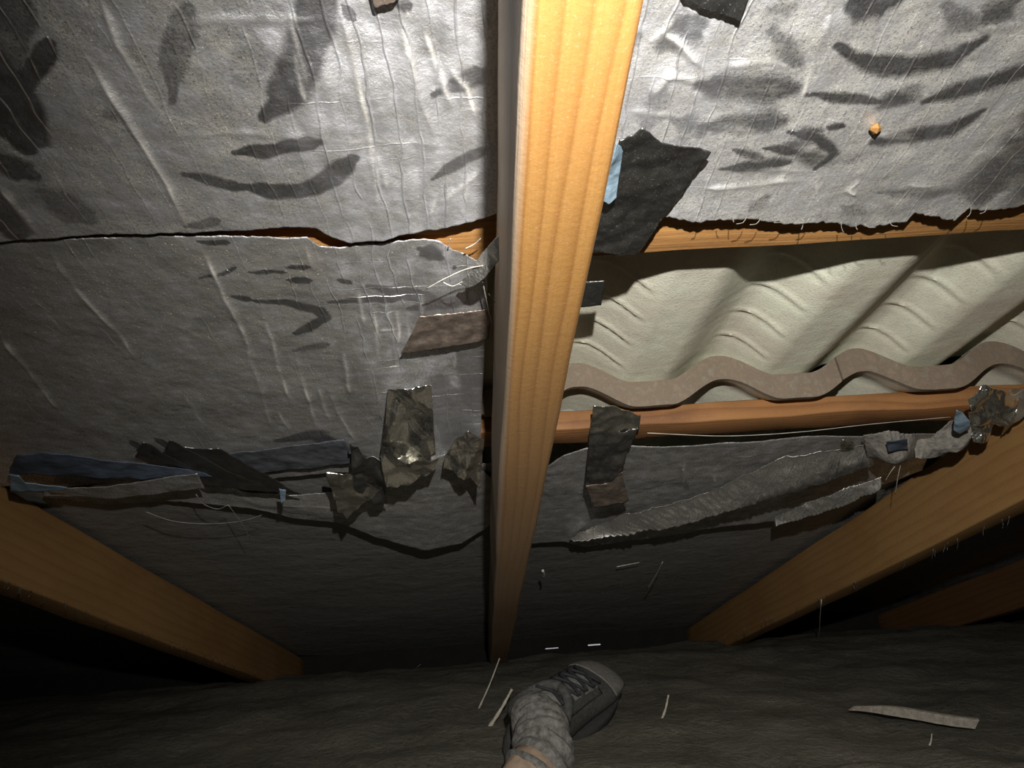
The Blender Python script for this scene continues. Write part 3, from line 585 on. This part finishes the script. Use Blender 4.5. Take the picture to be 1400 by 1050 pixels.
def wmk(name, V, F, mat, parent, **kw): return mk(name, V, F, mat, parent=parent, **kw)
sv, sf = loft(secs); shoe = wmk('shoe', sv, sf, M['shoe'], per)
so = []
for z in (0, 1):
    for k in range(60):
        a = 2*math.pi*k/60; x = .067+.152*math.cos(a); w = (.046 if x < .05 else .046+.010*math.sin((x-.05)/.16*math.pi*.7))
        so.append(shoe_pt(x, w*math.sin(a)*abs(math.sin(a))**-.25 if abs(math.sin(a)) > 1e-3 else 0, (.0, .022)[z]))
sF = [tuple(range(60))[::-1], tuple(range(60, 120))]+[(k, (k+1) % 60, 60+(k+1) % 60, 60+k) for k in range(60)]
wmk('sole', so, sF, M['sole'], shoe, bevel=.004)
def top_z(x): return float(np.interp(x, [q[0] for q in secs], [q[2] for q in secs]))
# tongue and lace flaps over the instep
tv = []; nt = 20
for i in range(nt):
    x = -.005+.125*i/(nt-1)
    for k in range(11):
        y = (k/10-.5)*.046; tv.append(shoe_pt(x, y, top_z(x)+.005-3.2*y*y*3+.002*math.sin(x*160)))
wmk('tongue', tv, grid_faces(nt, 11), M['tongue'], shoe, solid=.004)
for sd in (-1, 1):                            # eyelet flaps
    ev = []
    for i in range(nt):
        x = -.01+.130*i/(nt-1)
        for k in range(7):
            y = sd*(.018+.020*k/6); ev.append(shoe_pt(x, y+.006*math.sin(max(0, x)*14), top_z(x)+.006-6.5*y*y-.004*(k/6)))
    wmk('eyelet_flap', ev, grid_faces(nt, 7), M['shoe'], shoe, solid=.004)
for k in range(5):
    for sd in (-1, 1):
        x0 = .0+.026*k; pts = []
        for i in range(9):
            t_ = i/8; y = sd*(-.027+.054*t_); x = x0+.022*t_; pts.append(shoe_pt(x, y+.004, top_z(x)+.0125-5*y*y))
        v_, f_ = tube(pts, .0028, 6); wmk('lace', v_, f_, M['lace'], shoe)
cv = []
for i in range(33):                           # padded collar
    a = 2*math.pi*i/32; cv.append(shoe_pt(-.028+.050*math.cos(a), .040*math.sin(a), .104+.010*math.cos(a*2)))
v_, f_ = tube(cv, .009, 8); wmk('collar', v_, f_, M['shoe'], shoe)
tc = []
for i in range(14):                           # scuffed toe cap
    x = .150+.060*i/13
    for k in range(15):
        a = math.pi*(.05+.9*k/14); hw = float(np.interp(x, [q[0] for q in secs], [q[1] for q in secs])); zt = top_z(x); zb = .018
        c_, s_ = math.cos(a), math.sin(a)
        tc.append(shoe_pt(x+.002, (hw+.002)*np.sign(c_)*abs(c_)**.77*(1-.22*s_)+.006*math.sin(x*14), (zt+zb)/2+((zt-zb)/2+.002)*abs(s_)**.77))
wmk('toe_cap', tc, grid_faces(14, 15), M['toe'], shoe, solid=.002)
def leg_tube(c, rad, seed, amp, sc):
    ns = 40; V = []; n = len(c)
    for i in range(n):
        t = _nz(c[min(i+1, n-1)]-c[max(i-1, 0)]); a = _nz(np.cross(t, [0, 0, 1])); b = np.cross(a, t)
        for k in range(ns):
            g = 2*math.pi*k/ns; r = rad[i]*(1+amp*float(fbm(np.array(i*sc), np.array(math.cos(g)*.9+math.sin(g)*.4+3), seed, 3))+amp*.5*math.sin(i*sc*5+2*math.cos(g)))
            V.append(c[i]+r*(math.cos(g)*a+math.sin(g)*b))
    F = [(i*ns+k, i*ns+(k+1) % ns, (i+1)*ns+(k+1) % ns, (i+1)*ns+k) for i in range(n-1) for k in range(ns)]
    F += [tuple(range(ns))[::-1], tuple(range((n-1)*ns, n*ns))]; return np.array(V), F
D = np.r_[0, np.cumsum(np.linalg.norm(np.diff(leg_c, axis=0), axis=1))]
cs = np.stack([np.interp(np.linspace(0, .24, 50), D, leg_c[:, k]) for k in range(3)], 1)
v_, f_ = leg_tube(cs, np.interp(np.linspace(0, 1, 50), [0, .2, .45, .8, 1], [.024, .030, .037, .042, .040]), 81, .20, .30); wmk('sock', v_, f_, M['sock'], per)
cl = np.stack([np.interp(np.linspace(.21, D[-1], 60), D, leg_c[:, k]) for k in range(3)], 1)
v_, f_ = leg_tube(cl, np.interp(np.linspace(0, 1, 60), [0, .25, .5, 1], [.040, .050, .060, .085]), 82, .07, .2); wmk('trouser_leg', v_, f_, M['trouser'], per)

# ------------------------------------------------------------------ small things: mote streaks, splinter, fibres, cobwebs
def stick(name, label, cat, mat, pts, r, n=10, group=None, sides=6):
    q = spline(pts, n); v, f = tube(q, np.linspace(r, r*.55, n)*(1+.2*np.sin(np.arange(n)*2.3)), sides)
    return tag(mk(name, v, f, mat, roof=False), label, cat, group)
def standing(x0, y0, x1, y1):                 # lower end of the streak at insulation level, tip straight above it
    a = at_floor(x0, y0, -.375); b = at_depth(x1, y1, 1.0); b = b*(a[1]/b[1]); return a, b
for k, (x0, y0, x1, y1, r, lab) in enumerate([(654,970,683,900,.0022,'thin pale mote blurred to a streak left of the shoe, nearer the middle rafter'), (668,996,700,942,.0042,'thick pale mote blurred to a streak close beside the shoe'),
        (903,988,914,950,.0028,'short pale mote blurred to a streak right of the shoe'), (1268,1025,1274,1003,.0016,'tiny pale mote blurred to a streak below the grey splinter')]):
    a, b = standing(x0, y0, x1, y1); stick('mote', lab, 'mote', M['mote'], [a, (a+b)/2+np.array([.002, 0, 0]), b], r)  # drifting dust motes blurred by motion, modelled as standing sticks
# splinter
a = at_floor(1165, 968, -.352); b = at_floor(1333, 986, -.352)
nsp = 26; V = []
for i in range(nsp):
    t = i/(nsp-1); c = a*(1-t)+b*t; w = .003*sstep(-.05, .5, np.array(t))+.0015+.002*pn(np.array(t*9), np.array(.5), 5); hh = .0035*float(sstep(0, .4, np.array(t)))+.003
    c = c+np.array([0, 0, .003*math.sin(t*5)])
    for (p, q) in ((-1,-1), (1,-1), (1.0,.6), (.3,1), (-.7,.8)): V.append(c+np.array([0.006*q, p*w*1.4, q*hh]))
Fs = [(i*5+k, i*5+(k+1) % 5, (i+1)*5+(k+1) % 5, (i+1)*5+k) for i in range(nsp-1) for k in range(5)]+[(4,3,2,1,0), tuple(range((nsp-1)*5, nsp*5))]
tag(mk('wood_splinter', V, Fs, M['old_wood'], roof=False, smooth=False), 'long pale broken wood splinter lying on the dusty insulation', 'splinter')
def rstick(name, label, cat, mat, pix, r, n=12, group=None):
    return stick(name, label, cat, mat, [W(P(*p)) for p in pix], r, n, group, 5)
rstick('fibre', 'long pale fibre curling out from the twisted foil ribbon', 'fibre', M['pale_fibre'], [(583,395,.345),(610,380,.342),(640,367,.342),(668,362,.34)], .0006)
rstick('fibre', 'short frayed thread looping under the twisted foil ribbon', 'fibre', M['pale_fibre'], [(606,386,.345),(618,391,.342),(632,385,.342)], .0005)
rstick('fibre', 'white thread along the torn foil corner by the middle rafter', 'fibre', M['pale_fibre'], [(660,386,.35),(664,405,.35),(668,425,.352),(672,440,.352)], .0007)
rstick('fibre', 'fine fibre poking toward the middle rafter', 'fibre', M['pale_fibre'], [(668,402,.35),(680,418,.35),(688,430,.35)], .0005)
rstick('fibre', 'yellow splinter sticking off the torn seam above the batten', 'fibre', M['pale_fibre'], [(636,340,.362),(648,334,.362),(657,326,.36)], .0006)
rstick('fibre', 'short upright splinter on the batten left of the twisted ribbon', 'fibre', M['pale_fibre'], [(613,338,.365),(616,326,.362)], .0006)
rstick('cobweb_thread', 'sagging loop of cobweb under the left bay seam', 'cobweb', M['web'], [(200,700,.34),(235,712,.336),(285,716,.334),(340,710,.334),(358,704,.336)], .0006, 20)
rstick('cobweb_thread', 'short cobweb strand hooked above the sagging loop', 'cobweb', M['web'], [(268,676,.34),(280,690,.336),(298,696,.334),(312,690,.336)], .0006, 14)
rstick('cobweb_thread', 'straight cobweb strand crossing the sagging loop', 'cobweb', M['web'], [(312,690,.336),(328,712,.33),(342,736,.326)], .0005)
rstick('cobweb_thread', 'long cobweb hanging from the right rafter with a knot in it', 'cobweb', M['pale_fibre'], [(1123,820,.25),(1121,845,.24),(1120,866,.232),(1116,880,.228)], .0012)
rstick('fibre', 'fibre hanging from the ragged paper clump, longer of two', 'fibre', M['pale_fibre'], [(1233,628,.32),(1228,650,.312),(1224,676,.304)], .0007)
rstick('fibre', 'fibre hanging from the ragged paper clump, shorter of two', 'fibre', M['pale_fibre'], [(1231,628,.32),(1220,642,.314),(1210,658,.31)], .0007)
rstick('fibre', 'thread stretched along the lower batten', 'fibre', M['pale_fibre'], [(885,592,.366),(1000,596,.366),(1100,590,.366),(1180,581,.366),(1300,570,.362)], .0005, 30)
rstick('fibre', 'pale fibre floating before the dark foil right of the middle rafter', 'fibre', M['pale_fibre'], [(885,805,.33),(897,786,.33),(906,768,.33)], .0011)
rstick('fibre', 'pale speck of fluff before the dark foil beside the middle rafter', 'fibre', M['pale_fibre'], [(742,780,.33),(744,785,.33),(743,790,.33)], .0028)
rstick('fibre', 'flat pale fibre lying on the dark foil under the foil fold', 'fibre', M['pale_fibre'], [(843,775,.36),(858,772,.36),(874,769,.36)], .0011)
rstick('cobweb_thread', 'faint grey strand slanting over the dust far left of the shoe', 'cobweb', M['web'], [(523,955,.20),(548,932,.205),(575,908,.21)], .0008)
# frayed threads along the torn edge of the bright foil, cobweb fringes under the side rafters
def fringe(name, label, cat, segs, r, kind='stuff'):
    V, F = merge([tube(spline([W(P(*p)) for p in s_], 5), r, 4) for s_ in segs]); tag(mk(name, V, F, M['web'], roof=False), label, cat, None, kind)
fr = []
for (x, y) in ((958,308),(985,306),(1002,306),(1021,307),(1040,309),(1072,310),(1098,311),(1107,309),(1150,314),(1170,316),(1182,317),(1216,313),(1305,305),(1328,294),(1350,292)):
    dx = random.uniform(-16, 16); dy = random.uniform(0, 12); fr.append([(x, y-11, .357), (x+dx*.3, y-7+dy*.6, .354), (x+dx, y-7+dy, .352)])
fringe('frayed_threads', 'frayed threads along the torn edge of the bright foil', 'threads', fr, .0003)
fr = []
for k in range(24):
    t = random.random(); x = 5+t*360; y = 797+t*133; fr.append([(x, y-6, .254), (x+random.uniform(-2, 2), y+2, .250), (x+random.uniform(-4, 4), y+random.uniform(4, 16), .246)])
fringe('cobweb_fringe', 'fringe of dusty cobweb under the left rafter', 'cobweb', fr, .0004)
fr = []
for k in range(24):
    t = random.random(); x = 1380-t*400; y = 712+t*168; fr.append([(x, y-6, .254), (x+random.uniform(-2, 2), y+2, .250), (x+random.uniform(-4, 4), y+random.uniform(4, 14), .246)])
fringe('cobweb_fringe', 'fringe of dusty cobweb under the right rafter', 'cobweb', fr, .0004)
c = P(1197, 176, .362)
V, F = tube([c+[0, -.004, 0], c, c+[.0, .004, 0]], [.001, .004, .001], 6)
tag(mk('leaf_scrap', V, F, M['wood'], smooth=False), 'tiny orange leaf scrap stuck on the bright foil', 'leaf')

GROUPS = {'mote': 'drifting dust motes', 'fibre': 'loose fibres', 'tape': 'foil tape patches', 'foil sheet': 'foil sheets under the roof', 'foil scrap': 'crumpled foil scraps', 'foil strip': 'foil folds and ribbons', 'foil backing': 'blue foil backing shreds', 'cobweb': 'cobwebs', 'paper scrap': 'torn paper scraps'}
for o in bpy.data.objects:
    if o.get('category') in GROUPS and 'kind' not in o: o['group'] = GROUPS[o['category']]
    if '_o' in o: del o['_o']
